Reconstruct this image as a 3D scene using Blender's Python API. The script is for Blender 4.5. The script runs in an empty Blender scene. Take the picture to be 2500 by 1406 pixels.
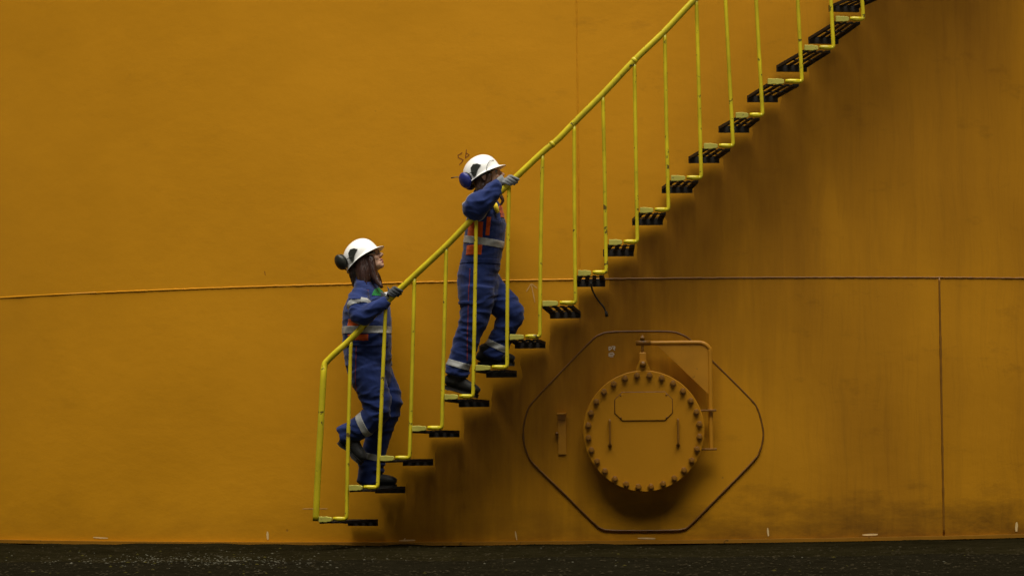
import bpy, bmesh, math, random
import numpy as np
from mathutils import Vector, Matrix, noise
random.seed(7); np.random.seed(7)
S = bpy.context.scene
C = S.collection
# ------------------------------------------------------------------ camera
TR, CD, CH, CF = 7.5937, 20.1223, 0.7012, 7171.3      # tank radius, camera distance, eye height, focal length in photo px
YAW, PITCH, ROLL = -0.0341, 0.0519, -0.0106
PW, PH = 2500, 1406
cy, sy, cp, sp, cr, sr = math.cos(YAW), math.sin(YAW), math.cos(PITCH), math.sin(PITCH), math.cos(ROLL), math.sin(ROLL)
CAM = Vector((0, -CD, CH))
RT = Vector((cy, -sy, 0)); FH = Vector((sy, cy, 0))
FW = FH * cp + Vector((0, 0, sp)); DN = -(FH * -sp + Vector((0, 0, cp)))
IX = RT * cr - DN * sr; IY = RT * sr + DN * cr
cam_d = bpy.data.cameras.new('camera'); cam = bpy.data.objects.new('camera', cam_d); C.objects.link(cam)
m = Matrix.Identity(4)
for i, v in enumerate((IX, -IY, -FW)):
    for j in range(3): m[j][i] = v[j]
m.translation = CAM; cam.matrix_world = m
cam_d.sensor_fit = 'HORIZONTAL'; cam_d.sensor_width = 36; cam_d.lens = 36 * CF / PW
cam_d.clip_start = 0.1; cam_d.clip_end = 2000
S.camera = cam
# ------------------------------------------------------------------ sky, sun, exposure
SUN_EL, SUN_AZ = math.radians(80), math.radians(4)     # azimuth measured from behind the camera, negative = from the left
w = bpy.data.worlds.new('World'); S.world = w; w.use_nodes = True
nt = w.node_tree; nt.nodes.clear()
sky = nt.nodes.new('ShaderNodeTexSky'); sky.sky_type = 'NISHITA'; sky.sun_disc = False
sky.sun_elevation = SUN_EL; sky.air_density = 0.0; sky.dust_density = 0.2; sky.ozone_density = 1.0
hs = nt.nodes.new('ShaderNodeHueSaturation'); hs.inputs['Saturation'].default_value = 0.06
bg = nt.nodes.new('ShaderNodeBackground'); bg.inputs['Strength'].default_value = 0.05
wo = nt.nodes.new('ShaderNodeOutputWorld')
nt.links.new(sky.outputs[0], hs.inputs['Color']); nt.links.new(hs.outputs[0], bg.inputs[0]); nt.links.new(bg.outputs[0], wo.inputs[0])
sd = Vector((math.sin(SUN_AZ) * math.cos(SUN_EL), -math.cos(SUN_AZ) * math.cos(SUN_EL), math.sin(SUN_EL)))  # towards the sun
sky.sun_rotation = math.atan2(sd.x, sd.y)
sl = bpy.data.lights.new('sun', 'SUN'); so = bpy.data.objects.new('sun', sl); C.objects.link(so)
sl.energy = 1.5; sl.angle = math.radians(60); sl.color = (1.0, 0.95, 0.86)
so.rotation_euler = (-sd).to_track_quat('-Z', 'Y').to_euler(); so.location = (0, 0, 30)
S.view_settings.view_transform = 'Standard'; S.view_settings.look = 'None'
S.view_settings.exposure = 2.22; S.view_settings.gamma = 1.0; S.view_settings.use_curve_mapping = False

# ------------------------------------------------------------------ pixel -> place
def ray(px, py):
    return (FW + IX * ((px - PW / 2) / CF) + IY * ((py - PH / 2) / CF)).normalized()
def wall_at(px, py, off=0.0):
    """(phi, z) where the photo ray meets the cylinder of radius TR+off round the tank axis"""
    d = ray(px, py); r = TR + off
    ox, oy = CAM.x, CAM.y - TR
    a = d.x ** 2 + d.y ** 2; b = 2 * (ox * d.x + oy * d.y); c = ox * ox + oy * oy - r * r
    t = (-b - math.sqrt(b * b - 4 * a * c)) / (2 * a)
    p = CAM + d * t
    return math.atan2(p.x, TR - p.y), p.z
def cyl(phi, z, off=0.0):
    r = TR + off
    return Vector((r * math.sin(phi), TR - r * math.cos(phi), z))
def wpt(px, py, off=0.0):
    a, z = wall_at(px, py, off); return cyl(a, z, off)
def frame_at(phi, z, off=0.0):
    """matrix with X tangent (to the right), Y into the tank, Z up"""
    M = Matrix.Identity(4)
    X = Vector((math.cos(phi), math.sin(phi), 0)); Y = Vector((-math.sin(phi), math.cos(phi), 0))
    for j in range(3): M[j][0] = X[j]; M[j][1] = Y[j]
    M.translation = cyl(phi, z, off); return M

# ------------------------------------------------------------------ materials
def mat(name): 
    M = bpy.data.materials.new(name); M.use_nodes = True
    t = M.node_tree; b = t.nodes['Principled BSDF']; return M, t, b
def N(t, typ, **kw):
    n = t.nodes.new(typ)
    for k, v in kw.items():
        if k in n.inputs: n.inputs[k].default_value = v
        else: setattr(n, k, v)
    return n
def ramp(t, src, p0, p1, c0=(0, 0, 0, 1), c1=(1, 1, 1, 1)):
    r = t.nodes.new('ShaderNodeValToRGB'); e = r.color_ramp.elements
    e[0].position = p0; e[1].position = p1; e[0].color = c0; e[1].color = c1
    t.links.new(src, r.inputs[0]); return r.outputs[0]
def mix(t, f, a, b, typ='MIX'):
    n = t.nodes.new('ShaderNodeMix'); n.data_type = 'RGBA'; n.blend_type = typ
    for s, v in ((n.inputs[0], f), (n.inputs[6], a), (n.inputs[7], b)):
        if isinstance(v, (tuple, float, int)): s.default_value = v if not isinstance(v, tuple) else (v + (1,))[:4]
        else: t.links.new(v, s)
    return n.outputs[2]
def math_n(t, op, a, b=None):
    n = t.nodes.new('ShaderNodeMath'); n.operation = op
    for s, v in ((n.inputs[0], a), (n.inputs[1], b)):
        if v is None: continue
        if isinstance(v, (int, float)): s.default_value = v
        else: t.links.new(v, s)
    return n.outputs[0]
def coords(t, scale=(1, 1, 1), uv=False, out=None):
    tc = t.nodes.new('ShaderNodeTexCoord'); mp = t.nodes.new('ShaderNodeMapping')
    mp.inputs['Scale'].default_value = scale
    t.links.new(tc.outputs['UV' if uv else (out or 'Object')], mp.inputs[0]); return mp.outputs[0]
def noise_n(t, vec, scale, detail=4, rough=.55):
    n = N(t, 'ShaderNodeTexNoise', Scale=scale, Detail=detail, Roughness=rough); t.links.new(vec, n.inputs['Vector']); return n.outputs['Fac']
def bump(t, b, h, strength, dist):
    n = N(t, 'ShaderNodeBump', Strength=strength, Distance=dist); t.links.new(h, n.inputs['Height']); t.links.new(n.outputs[0], b.inputs['Normal'])

def mat_wall(name='tank_paint', col=(.62, .276, .0075), uv=True, dirt=1.0):
    M, t, b = mat(name)
    big = noise_n(t, coords(t, (.5, .7, .5), uv), 1.6, 3)
    fine = noise_n(t, coords(t, (1, 1, 1), uv), 38, 4)
    c = mix(t, ramp(t, big, .3, .72), tuple(x * .91 for x in col), tuple(min(1, x * 1.06) for x in col))
    c = mix(t, math_n(t, 'MULTIPLY', ramp(t, fine, .35, .8), .10), c, tuple(x * .75 for x in col))
    # grime runs: thin vertical streaks, on the part of the shell right of the stair
    tc = t.nodes.new('ShaderNodeTexCoord'); sep = t.nodes.new('ShaderNodeSeparateXYZ'); t.links.new(tc.outputs['UV' if uv else 'Object'], sep.inputs[0])
    wob = noise_n(t, coords(t, (1.1, .9, 1), uv), 1.4, 2)
    comb = t.nodes.new('ShaderNodeCombineXYZ')
    t.links.new(math_n(t, 'ADD', sep.outputs[0], math_n(t, 'MULTIPLY', wob, .16)), comb.inputs[0])
    t.links.new(math_n(t, 'MULTIPLY', sep.outputs[1], .05), comb.inputs[1])
    s1 = noise_n(t, comb.outputs[0], 16, 5, .7); s2 = noise_n(t, comb.outputs[0], 46, 3, .6)
    patch = ramp(t, noise_n(t, coords(t, (.8, .35, 1), uv), 1.1, 2), .35, .7)
    side = N(t, 'ShaderNodeMapRange'); side.inputs[1].default_value = .2; side.inputs[2].default_value = 1.6; side.inputs[3].default_value = .06; side.inputs[4].default_value = 1.0
    t.links.new(sep.outputs[0], side.inputs[0])
    st = math_n(t, 'MULTIPLY', math_n(t, 'ADD', math_n(t, 'MULTIPLY', ramp(t, s1, .50, .78), .55), math_n(t, 'MULTIPLY', ramp(t, s2, .52, .8), .35)), side.outputs[0])
    st = math_n(t, 'MULTIPLY', st, math_n(t, 'ADD', math_n(t, 'MULTIPLY', patch, .6), .35))
    c = mix(t, math_n(t, 'MULTIPLY', st, dirt * .75), c, (.13, .06, .008))
    film = math_n(t, 'MULTIPLY', math_n(t, 'MULTIPLY', math_n(t, 'ADD', math_n(t, 'MULTIPLY', patch, .6), .25), side.outputs[0]), .72 * min(1, dirt))
    c = mix(t, film, c, (.20, .078, .006))
    # grime runs plus stair shade, painted below each tread; browner blotches along the foot
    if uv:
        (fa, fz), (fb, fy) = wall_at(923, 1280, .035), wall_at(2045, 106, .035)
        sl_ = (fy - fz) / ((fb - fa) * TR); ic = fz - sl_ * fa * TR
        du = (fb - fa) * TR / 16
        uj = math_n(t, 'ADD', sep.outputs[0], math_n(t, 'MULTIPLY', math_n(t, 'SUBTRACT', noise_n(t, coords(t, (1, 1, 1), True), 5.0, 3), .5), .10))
        stp = math_n(t, 'FLOOR', math_n(t, 'DIVIDE', math_n(t, 'SUBTRACT', uj, fa * TR), du))          # which bracket the run and painted shade hang from
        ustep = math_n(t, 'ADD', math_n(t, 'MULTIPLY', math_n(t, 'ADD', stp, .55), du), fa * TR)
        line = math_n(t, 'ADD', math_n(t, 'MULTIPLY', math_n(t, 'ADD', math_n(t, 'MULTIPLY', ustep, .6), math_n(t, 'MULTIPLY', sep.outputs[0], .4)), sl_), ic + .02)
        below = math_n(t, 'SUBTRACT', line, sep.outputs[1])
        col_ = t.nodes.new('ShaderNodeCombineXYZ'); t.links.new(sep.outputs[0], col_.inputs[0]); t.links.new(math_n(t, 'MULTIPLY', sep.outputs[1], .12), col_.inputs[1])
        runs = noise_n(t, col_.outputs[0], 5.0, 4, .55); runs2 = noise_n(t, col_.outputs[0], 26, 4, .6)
        ln = math_n(t, 'ADD', math_n(t, 'MULTIPLY', runs, 4.2), -.75)                      # how far each run and its painted shade reach
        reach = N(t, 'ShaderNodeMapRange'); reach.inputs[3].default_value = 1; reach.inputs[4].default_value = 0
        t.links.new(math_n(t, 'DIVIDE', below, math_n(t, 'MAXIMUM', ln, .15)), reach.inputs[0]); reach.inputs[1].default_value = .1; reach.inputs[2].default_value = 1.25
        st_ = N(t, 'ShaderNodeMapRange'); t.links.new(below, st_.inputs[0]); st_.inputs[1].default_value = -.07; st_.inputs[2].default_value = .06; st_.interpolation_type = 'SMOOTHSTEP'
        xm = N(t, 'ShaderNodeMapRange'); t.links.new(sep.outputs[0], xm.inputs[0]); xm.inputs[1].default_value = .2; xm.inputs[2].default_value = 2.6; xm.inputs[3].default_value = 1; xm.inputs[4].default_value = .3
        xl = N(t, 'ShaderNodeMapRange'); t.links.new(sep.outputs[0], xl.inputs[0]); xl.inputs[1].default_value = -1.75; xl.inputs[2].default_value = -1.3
        grime_shade = math_n(t, 'MULTIPLY', math_n(t, 'MULTIPLY', reach.outputs[0], st_.outputs[0]), math_n(t, 'MULTIPLY', xm.outputs[0], xl.outputs[0]))
        grime_shade = math_n(t, 'MULTIPLY', grime_shade, math_n(t, 'ADD', math_n(t, 'MULTIPLY', ramp(t, runs2, .25, .75), .30), .62))
        c = mix(t, math_n(t, 'MULTIPLY', grime_shade, GRIME_SHADE), c, (.135, .046, .003))
        foot_blotch = noise_n(t, coords(t, (.9, 2.0, 1), True), 2.2, 6, .7)  # blotchy brown, stronger towards the foot and to the right
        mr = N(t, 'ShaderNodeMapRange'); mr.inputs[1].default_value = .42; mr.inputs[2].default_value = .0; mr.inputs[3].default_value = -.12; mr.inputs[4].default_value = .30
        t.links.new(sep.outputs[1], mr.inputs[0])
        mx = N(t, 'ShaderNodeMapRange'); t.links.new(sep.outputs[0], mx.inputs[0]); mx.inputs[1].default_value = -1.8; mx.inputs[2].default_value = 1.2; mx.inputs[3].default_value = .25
        md = math_n(t, 'MULTIPLY', ramp(t, math_n(t, 'ADD', foot_blotch, mr.outputs[0]), .46, .86), mx.outputs[0])
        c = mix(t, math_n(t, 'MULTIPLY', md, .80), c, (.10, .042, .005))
    # pits and scuffs
    v = N(t, 'ShaderNodeTexVoronoi', Scale=2.6); t.links.new(coords(t, (1, 1, 1), uv), v.inputs['Vector'])
    spot = ramp(t, v.outputs['Distance'], .012, .03, (1, 1, 1, 1), (0, 0, 0, 1))
    spot = math_n(t, 'MULTIPLY', spot, ramp(t, noise_n(t, coords(t, (1, 1, 1), uv), 3.3, 1), .5, .62))
    c = mix(t, math_n(t, 'MULTIPLY', spot, .65), c, (.12, .05, .02))
    t.links.new(c, b.inputs['Base Color'])
    t.links.new(math_n(t, 'ADD', math_n(t, 'MULTIPLY', big, .2), .38), b.inputs['Roughness'])
    b.inputs['Specular IOR Level'].default_value = .18
    h = math_n(t, 'ADD', math_n(t, 'MULTIPLY', noise_n(t, coords(t, (1, 1, 1), uv), 90, 3), .25), noise_n(t, coords(t, (1, 1.4, 1), uv), 9, 3))
    h = math_n(t, 'ADD', h, math_n(t, 'MULTIPLY', spot, -.8)); h = math_n(t, 'ADD', h, math_n(t, 'MULTIPLY', noise_n(t, coords(t, (1, .8, 1), uv), 2.1, 2), 3.0))
    bump(t, b, h, .35, .004)
    return M
def mat_paint(name, col, chip=(.03, .022, .012), chip_amt=.5, cut=.66, rough=.42, scale=1.0, var=.12, spec=.4):
    M, t, b = mat(name)
    o = coords(t)
    n1 = noise_n(t, o, 6 * scale, 4); n2 = noise_n(t, o, 26 * scale, 3, .6)
    c = mix(t, ramp(t, n1, .35, .68), tuple(x * (1 - var) for x in col), tuple(min(1, x * (1 + var)) for x in col))
    ch = math_n(t, 'MULTIPLY', ramp(t, n2, cut, cut + .035), chip_amt)
    c = mix(t, ch, c, chip)
    t.links.new(c, b.inputs['Base Color']); b.inputs['Roughness'].default_value = rough; b.inputs['Specular IOR Level'].default_value = spec
    bump(t, b, noise_n(t, o, 60 * scale, 3), .25, .002)
    return M
def mat_fabric(name, col, rough=.85, var=.2, spec=.15):
    M, t, b = mat(name); o = coords(t)
    n1 = noise_n(t, o, 9, 4); n2 = noise_n(t, o, 160, 2)
    c = mix(t, ramp(t, n1, .3, .7), tuple(x * (1 - var) for x in col), tuple(min(1, x * (1 + var)) for x in col))
    c = mix(t, math_n(t, 'MULTIPLY', n2, .25), c, tuple(x * .6 for x in col))
    t.links.new(c, b.inputs['Base Color']); b.inputs['Roughness'].default_value = rough; b.inputs['Specular IOR Level'].default_value = spec
    b.inputs['Sheen Weight'].default_value = .12
    bump(t, b, noise_n(t, o, 45, 4, .6), .4, .004)
    return M
def mat_plain(name, col, rough=.5, var=.1, metal=0, scale=20, spec=.4):
    M, t, b = mat(name); n1 = noise_n(t, coords(t), scale, 4)
    c = mix(t, ramp(t, n1, .3, .7), tuple(x * (1 - var) for x in col), tuple(min(1, x * (1 + var)) for x in col))
    t.links.new(c, b.inputs['Base Color']); b.inputs['Roughness'].default_value = rough; b.inputs['Metallic'].default_value = metal
    b.inputs['Specular IOR Level'].default_value = spec
    return M
def mat_hair(name, col):
    M, t, b = mat(name)
    n1 = noise_n(t, coords(t, (1, 1, .12)), 130, 3)
    c = mix(t, ramp(t, n1, .3, .7), tuple(x * .5 for x in col), tuple(x * 1.8 for x in col))
    t.links.new(c, b.inputs['Base Color']); b.inputs['Roughness'].default_value = .42
    bump(t, b, n1, .8, .004); return M
def mat_ground(name, a, bcol, sc=1.0, rough=.92, streak=False):
    M, t, b = mat(name); o = coords(t)
    n1 = noise_n(t, o, 2.2 * sc, 5, .65); n2 = noise_n(t, o, 55 * sc, 4, .7); n3 = noise_n(t, o, 14 * sc, 5, .7)
    c = mix(t, ramp(t, n1, .3, .72), a, bcol)
    c = mix(t, ramp(t, n3, .4, .75), c, tuple(x * .7 for x in a))
    c = mix(t, math_n(t, 'MULTIPLY', ramp(t, n2, .56, .72), .3), c, tuple(min(1, x * 1.6) for x in bcol))
    t.links.new(c, b.inputs['Base Color']); b.inputs['Roughness'].default_value = rough; b.inputs['Specular IOR Level'].default_value = .0
    bump(t, b, math_n(t, 'ADD', n2, math_n(t, 'MULTIPLY', n3, 2.0)), .9, .014); return M

GRIME_SHADE = .84  # strength of the grime runs and the shade painted in with them
WALLC = (.62, .276, .0075)
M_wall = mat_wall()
M_part = mat_paint('tank_fitting_paint', (.50, .215, .007), chip=(.08, .035, .01), chip_amt=.35, scale=.7)
M_bolt = mat_paint('grimy_bolt_paint', (.22, .092, .006), chip=(.05, .025, .01), chip_amt=.7, scale=2)
M_yel = mat_paint('yellow_rail_paint', (.53, .43, .010), chip=(.06, .035, .010), chip_amt=.9, cut=.635, var=.2, scale=.8, rough=.38)
M_yel2 = mat_paint('pale_yellow_worn_paint', (.42, .38, .06), chip=(.10, .07, .03), chip_amt=.8, scale=1.2, rough=.6)
M_tread = mat_paint('dark_tread_steel', (.022, .018, .014), chip=(.06, .03, .012), chip_amt=.5, rough=.7, spec=.2)
M_blue = mat_fabric('blue_coverall_cloth', (.0115, .0245, .108))
M_refl = mat_plain('grey_reflective_tape', (.30, .305, .29), .45, .12)
M_orange = mat_fabric('orange_panel_cloth', (.46, .068, .005))
M_red = mat_plain('red_piping', (.16, .02, .03), .8)
M_white = mat_plain('white_helmet_plastic', (.84, .84, .80), .3, .03, scale=6)
M_black = mat_plain('black_plastic', (.020, .022, .016), .45)
M_muffblue = mat_plain('blue_muff_plastic', (.018, .026, .16), .4)
M_glove = mat_fabric('dark_grey_glove', (.045, .05, .055), .7)
M_glove2 = mat_fabric('light_grey_glove', (.17, .18, .185), .7)
M_gw = mat_plain('white_glove_patch', (.6, .6, .6), .6)
M_boot = mat_fabric('black_boot_leather', (.014, .014, .012), .55, .3)
M_sole = mat_plain('boot_rubber', (.02, .018, .015), .8)
M_skin = mat_plain('skin', (.56, .33, .22), .5, .08, scale=14)
M_lip = mat_plain('lips', (.36, .12, .10), .45)
M_eye = mat_plain('eye', (.30, .27, .24), .2)
M_iris = mat_plain('iris', (.02, .015, .01), .2)
M_hair = mat_hair('dark_brown_hair', (.026, .0078, .0035))
M_hair2 = mat_hair('brown_hair', (.035, .015, .007))
M_green = mat_fabric('green_badge_cloth', (.012, .16, .035))
M_gtext = mat_plain('badge_print', (.5, .55, .5), .7)
M_yelhi = mat_fabric('yellow_strap', (.7, .5, .02))
M_cable = mat_plain('cable_rubber', (.018, .014, .008), .6)
M_chalk = mat_plain('chalk', (.68, .40, .13), .9)
M_chalk2 = mat_plain('white_paint_stroke', (.66, .47, .20), .8)
M_chalk3 = mat_plain('white_chalk', (.72, .62, .45), .9)
M_pen = mat_plain('red_marker', (.16, .028, .006), .8)
M_wire = mat_plain('glasses_wire', (.05, .04, .03), .35, metal=.6)
M_sticker = mat_plain('sticker_red', (.5, .03, .04), .5)
M_sticker2 = mat_plain('sticker_blue', (.05, .06, .3), .5)

# ------------------------------------------------------------------ mesh helpers
def obj(name, V, F, material, parent=None, smooth=True, world=None):
    me = bpy.data.meshes.new(name); me.from_pydata([tuple(v) for v in V], [], [tuple(f) for f in F]); me.update()
    if material: me.materials.append(material)
    if smooth: me.polygons.foreach_set('use_smooth', [True] * len(me.polygons))
    return link(name, me, parent)
def link(name, me, parent=None):
    o = bpy.data.objects.new(name, me); C.objects.link(o)
    if parent: o.parent = parent
    return o
def tag(o, label=None, cat=None, group=None, kind=None):
    for k, v in (('label', label), ('category', cat), ('group', group), ('kind', kind)):
        if v: o[k] = v
    return o
def empty(name, M=None):
    o = bpy.data.objects.new(name, None); C.objects.link(o); o.empty_display_size = .1
    if M is not None: o.matrix_world = M
    return o
class G:
    """collects geometry"""
    def __init__(s): s.V = []; s.F = []
    def add(s, V, F):
        k = len(s.V); s.V += [Vector(v) for v in V]; s.F += [tuple(i + k for i in f) for f in F]; return s
    def box(s, c, d, M=None):
        c = Vector(c); V = [Vector((c.x + d[0] / 2 * x, c.y + d[1] / 2 * y, c.z + d[2] / 2 * z)) for x in (-1, 1) for y in (-1, 1) for z in (-1, 1)]
        if M is not None: V = [M @ v for v in V]
        return s.add(V, [(0, 1, 3, 2), (4, 6, 7, 5), (0, 4, 5, 1), (2, 3, 7, 6), (0, 2, 6, 4), (1, 5, 7, 3)])
    def tube(s, pts, r, n=10, side=None, ry=None, cap=True, jitter=0, dome=False):
        pts = [Vector(p) for p in pts]; L = len(pts)
        rs = r if isinstance(r, (list, tuple)) else [r] * L
        rys = rs if ry is None else (ry if isinstance(ry, (list, tuple)) else [ry] * L)
        V = []; F = []; prev = None
        def ringframe(i):
            a = pts[max(0, i - 1)]; b = pts[min(L - 1, i + 1)]; return (b - a).normalized()
        seq = []
        for i in range(L): seq.append((pts[i], rs[i], rys[i], ringframe(i)))
        if dome:
            t0 = seq[0][3]; t1 = seq[-1][3]; p, a, b, _ = seq[0]; q, c, d, _ = seq[-1]
            pre = [(p - t0 * a * k, a * math.sqrt(1 - k * k), b * math.sqrt(1 - k * k), t0) for k in (.93, .75, .42)]
            post = [(q + t1 * c * k, c * math.sqrt(1 - k * k), d * math.sqrt(1 - k * k), t1) for k in (.42, .75, .93)]
            seq = pre + seq + post
        for p, ra, rb, t in seq:
            if side is not None: y = Vector(side)
            else: y = prev if prev is not None else (Vector((0, 0, 1)) if abs(t.z) < .9 else Vector((1, 0, 0)))
            x = y.cross(t)
            if x.length < 1e-6: x = Vector((1, 0, 0)).cross(t)
            x.normalize(); y = t.cross(x).normalized(); prev = y
            for k in range(n):
                a = 2 * math.pi * k / n
                j = 1 + (random.uniform(-jitter, jitter) if jitter else 0)
                V.append(p + x * (math.cos(a) * ra * j) + y * (math.sin(a) * rb * j))
        K = len(seq)
        for i in range(K - 1):
            for k in range(n):
                F.append((i * n + k, i * n + (k + 1) % n, (i + 1) * n + (k + 1) % n, (i + 1) * n + k))
        if cap: F.append(tuple(reversed(range(n)))); F.append(tuple(range((K - 1) * n, K * n)))
        return s.add(V, F)
    def ell(s, c, r, M=None, nu=18, nv=10):
        V = []; F = []
        for j in range(nv + 1):
            th = math.pi * j / nv
            for i in range(nu):
                a = 2 * math.pi * i / nu
                V.append(Vector((r[0] * math.sin(th) * math.cos(a), r[1] * math.sin(th) * math.sin(a), r[2] * math.cos(th))))
        for j in range(nv):
            for i in range(nu):
                F.append((j * nu + i, (j + 1) * nu + i, (j + 1) * nu + (i + 1) % nu, j * nu + (i + 1) % nu))
        c = Vector(c); V = [v + c for v in V]
        if M is not None: V = [M @ v for v in V]
        g = G(); g.V = V; g.F = F
        # weld poles
        bm = bmesh.new(); vs = [bm.verts.new(v) for v in V]
        for f in F:
            try: bm.faces.new([vs[i] for i in f])
            except ValueError: pass
        bmesh.ops.remove_doubles(bm, verts=bm.verts[:], dist=1e-6)
        bm.verts.index_update()
        V = [v.co.copy() for v in bm.verts]; F = [tuple(v.index for v in f.verts) for f in bm.faces]; bm.free()
        return s.add(V, F)
    def obj(s, name, material, parent=None, smooth=True, M=None):
        V = s.V if M is None else [M @ v for v in s.V]
        return obj(name, V, s.F, material, parent, smooth)
def smooth_path(pts, n=6, closed=False):
    P = [Vector(p) for p in pts]; L = len(P); out = []
    rng = range(L if closed else L - 1)
    for i in rng:
        p0, p1, p2, p3 = (P[(i + k) % L] if closed else P[min(L - 1, max(0, i + k))] for k in (-1, 0, 1, 2))
        for k in range(n):
            t = k / n
            out.append(.5 * ((2 * p1) + (p2 - p0) * t + (2 * p0 - 5 * p1 + 4 * p2 - p3) * t * t + (3 * p1 - p0 - 3 * p2 + p3) * t ** 3))
    if not closed: out.append(P[-1])
    return out
def autosmooth(o, ang=40):
    me = o.data; bm = bmesh.new(); bm.from_mesh(me)
    for e in bm.edges:
        e.smooth = not (len(e.link_faces) == 2 and e.calc_face_angle(0) > math.radians(ang))
    bm.to_mesh(me); bm.free(); return o
def bevel(o, width, seg=2):
    b = o.modifiers.new('bevel', 'BEVEL'); b.width = width; b.segments = seg; b.limit_method = 'ANGLE'; b.angle_limit = math.radians(40); return o

# ------------------------------------------------------------------ ground
def ground_z(x, y): return 0.0
gx = np.linspace(-9, 9, 181); gy = np.concatenate([np.linspace(-14, -3, 23), np.linspace(-2.6, 1.5, 42)])
def edge_y(x):   # where the brown apron meets the asphalt lane
    return -3.2 + .35 * noise.noise((x * .35, 3.1, 0)) + .16 * noise.noise((x * 1.3, 8, 0)) + .05 * noise.noise((x * 5, 2, 0))
big = 600
g = G().add([(-big, -big, -.09), (big, -big, -.09), (big, big, -.09), (-big, big, -.09)], [(0, 1, 2, 3)])
M_apron = mat_ground('packed_earth_apron', (.0075, .006, .0021), (.017, .0135, .0055))
M_asph = mat_ground('old_asphalt', (.0075, .0062, .0030), (.0145, .0120, .0062), 2.0)
tag(g.obj('added_ground', mat_ground('pale_bounce_ground', (.24, .225, .195), (.32, .30, .26), .5), smooth=False), kind='structure')  # pale unseen ground beyond the lane, added to bounce light onto the wall
# apron next to the tank, gently uneven
xs = np.linspace(-16, 16, 320); V = []; F = []
ny = 60
for i, x in enumerate(xs):
    for j in range(ny):
        y = -5.6 + 13.6 * j / (ny - 1)
        V.append((x, y, .022 * noise.noise((x * .9, y * .9, 1)) + .016 * noise.noise((x * 3.1, y * 3.1, 2)) - .012))
for i in range(len(xs) - 1):
    for j in range(ny - 1): F.append((i * ny + j, (i + 1) * ny + j, (i + 1) * ny + j + 1, i * ny + j + 1))
tag(obj('path', V, F, M_apron), kind='structure')
# asphalt lane, a 35 mm layer with a broken edge
V = []; F = []; rows = 14; n = 640
for i in range(n):
    x = -16 + 32 * i / (n - 1); ey = edge_y(x)
    V.append((x, ey + .01, -.03))
    for j in range(rows):
        y = ey - .02 + (-5.9 - ey) * (j / (rows - 1)) ** 1.2
        V.append((x, y, .026 + .014 * noise.noise((x * 1.3, y * 1.3, 5)) + .010 * noise.noise((x * 6, y * 6, 7))))
k = rows + 1
for i in range(n - 1):
    for j in range(rows): F.append((i * k + j, i * k + j + 1, (i + 1) * k + j + 1, (i + 1) * k + j))
tag(obj('road', V, F, M_asph), kind='structure')
# pale chips and crumbs scattered over the apron (uncountable)
def scatter(name, M, n, px_range, py_range, size, dens, seed):
    rnd = random.Random(seed); g = G()
    c = 0
    while c < n:
        px = rnd.uniform(*px_range); py = rnd.uniform(*py_range)
        if rnd.random() > dens(px, py): continue
        d = ray(px, py); t = (0.02 - CAM.z) / d.z; p = CAM + d * t
        if math.hypot(p.x, p.y - TR) < TR + .1: c += 1; continue
        s = size * rnd.uniform(.4, 1.5); a = rnd.uniform(0, 6.28); h = s * rnd.uniform(.15, .5); zb = .016 + (.014 if p.y < edge_y(p.x) else -.006)
        ring = [(p.x + math.cos(a + q) * s * rnd.uniform(.6, 1), p.y + math.sin(a + q) * s * rnd.uniform(.6, 1), zb + rnd.uniform(0, .3) * h) for q in (0, 1.3, 2.5, 3.8, 5)]
        k = len(g.V); g.V += [Vector(v) for v in ring] + [Vector((p.x, p.y, zb + h))]
        g.F += [(k + i, k + (i + 1) % 5, k + 5) for i in range(5)]
        c += 1
    return g.obj(name, M, smooth=False)
M_chip = mat_plain('pale_chips', (.062, .058, .040), .8, .3, scale=3, spec=0)
M_leaf = mat_plain('dead_leaf_bits', (.036, .030, .006), .8, .4, scale=3, spec=0)
M_grit = mat_plain('dark_grit', (.017, .0135, .007), .9, .6, scale=3, spec=0)
def dchip(px, py):
    c = math.exp(-((py - 1366) / 13) ** 2) * math.exp(-((px - 470) / 260) ** 2)
    c2 = .35 * math.exp(-((py - 1372) / 12) ** 2) * (1 if 500 < px < 760 else .04)
    return min(1, c + c2 + .0012)
tag(scatter('white_chips', M_chip, 700, (0, 2500), (1332, 1405), .008, dchip, 3), 'pale paint and stone chips strewn over the ground at left', 'chips', kind='stuff')
tag(scatter('leaf_litter', M_leaf, 80, (0, 2500), (1335, 1405), .012, lambda x, y: .9 if x < 700 else .25, 5), 'scattered yellowish dead leaf bits on the ground', 'leaf litter', kind='stuff')
tag(scatter('gravel', M_grit, 2600, (-20, 2520), (1330, 1410), .011, lambda x, y: 1, 9), 'fine dark grit and crumbs lying over the ground', 'gravel', kind='stuff')

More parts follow.
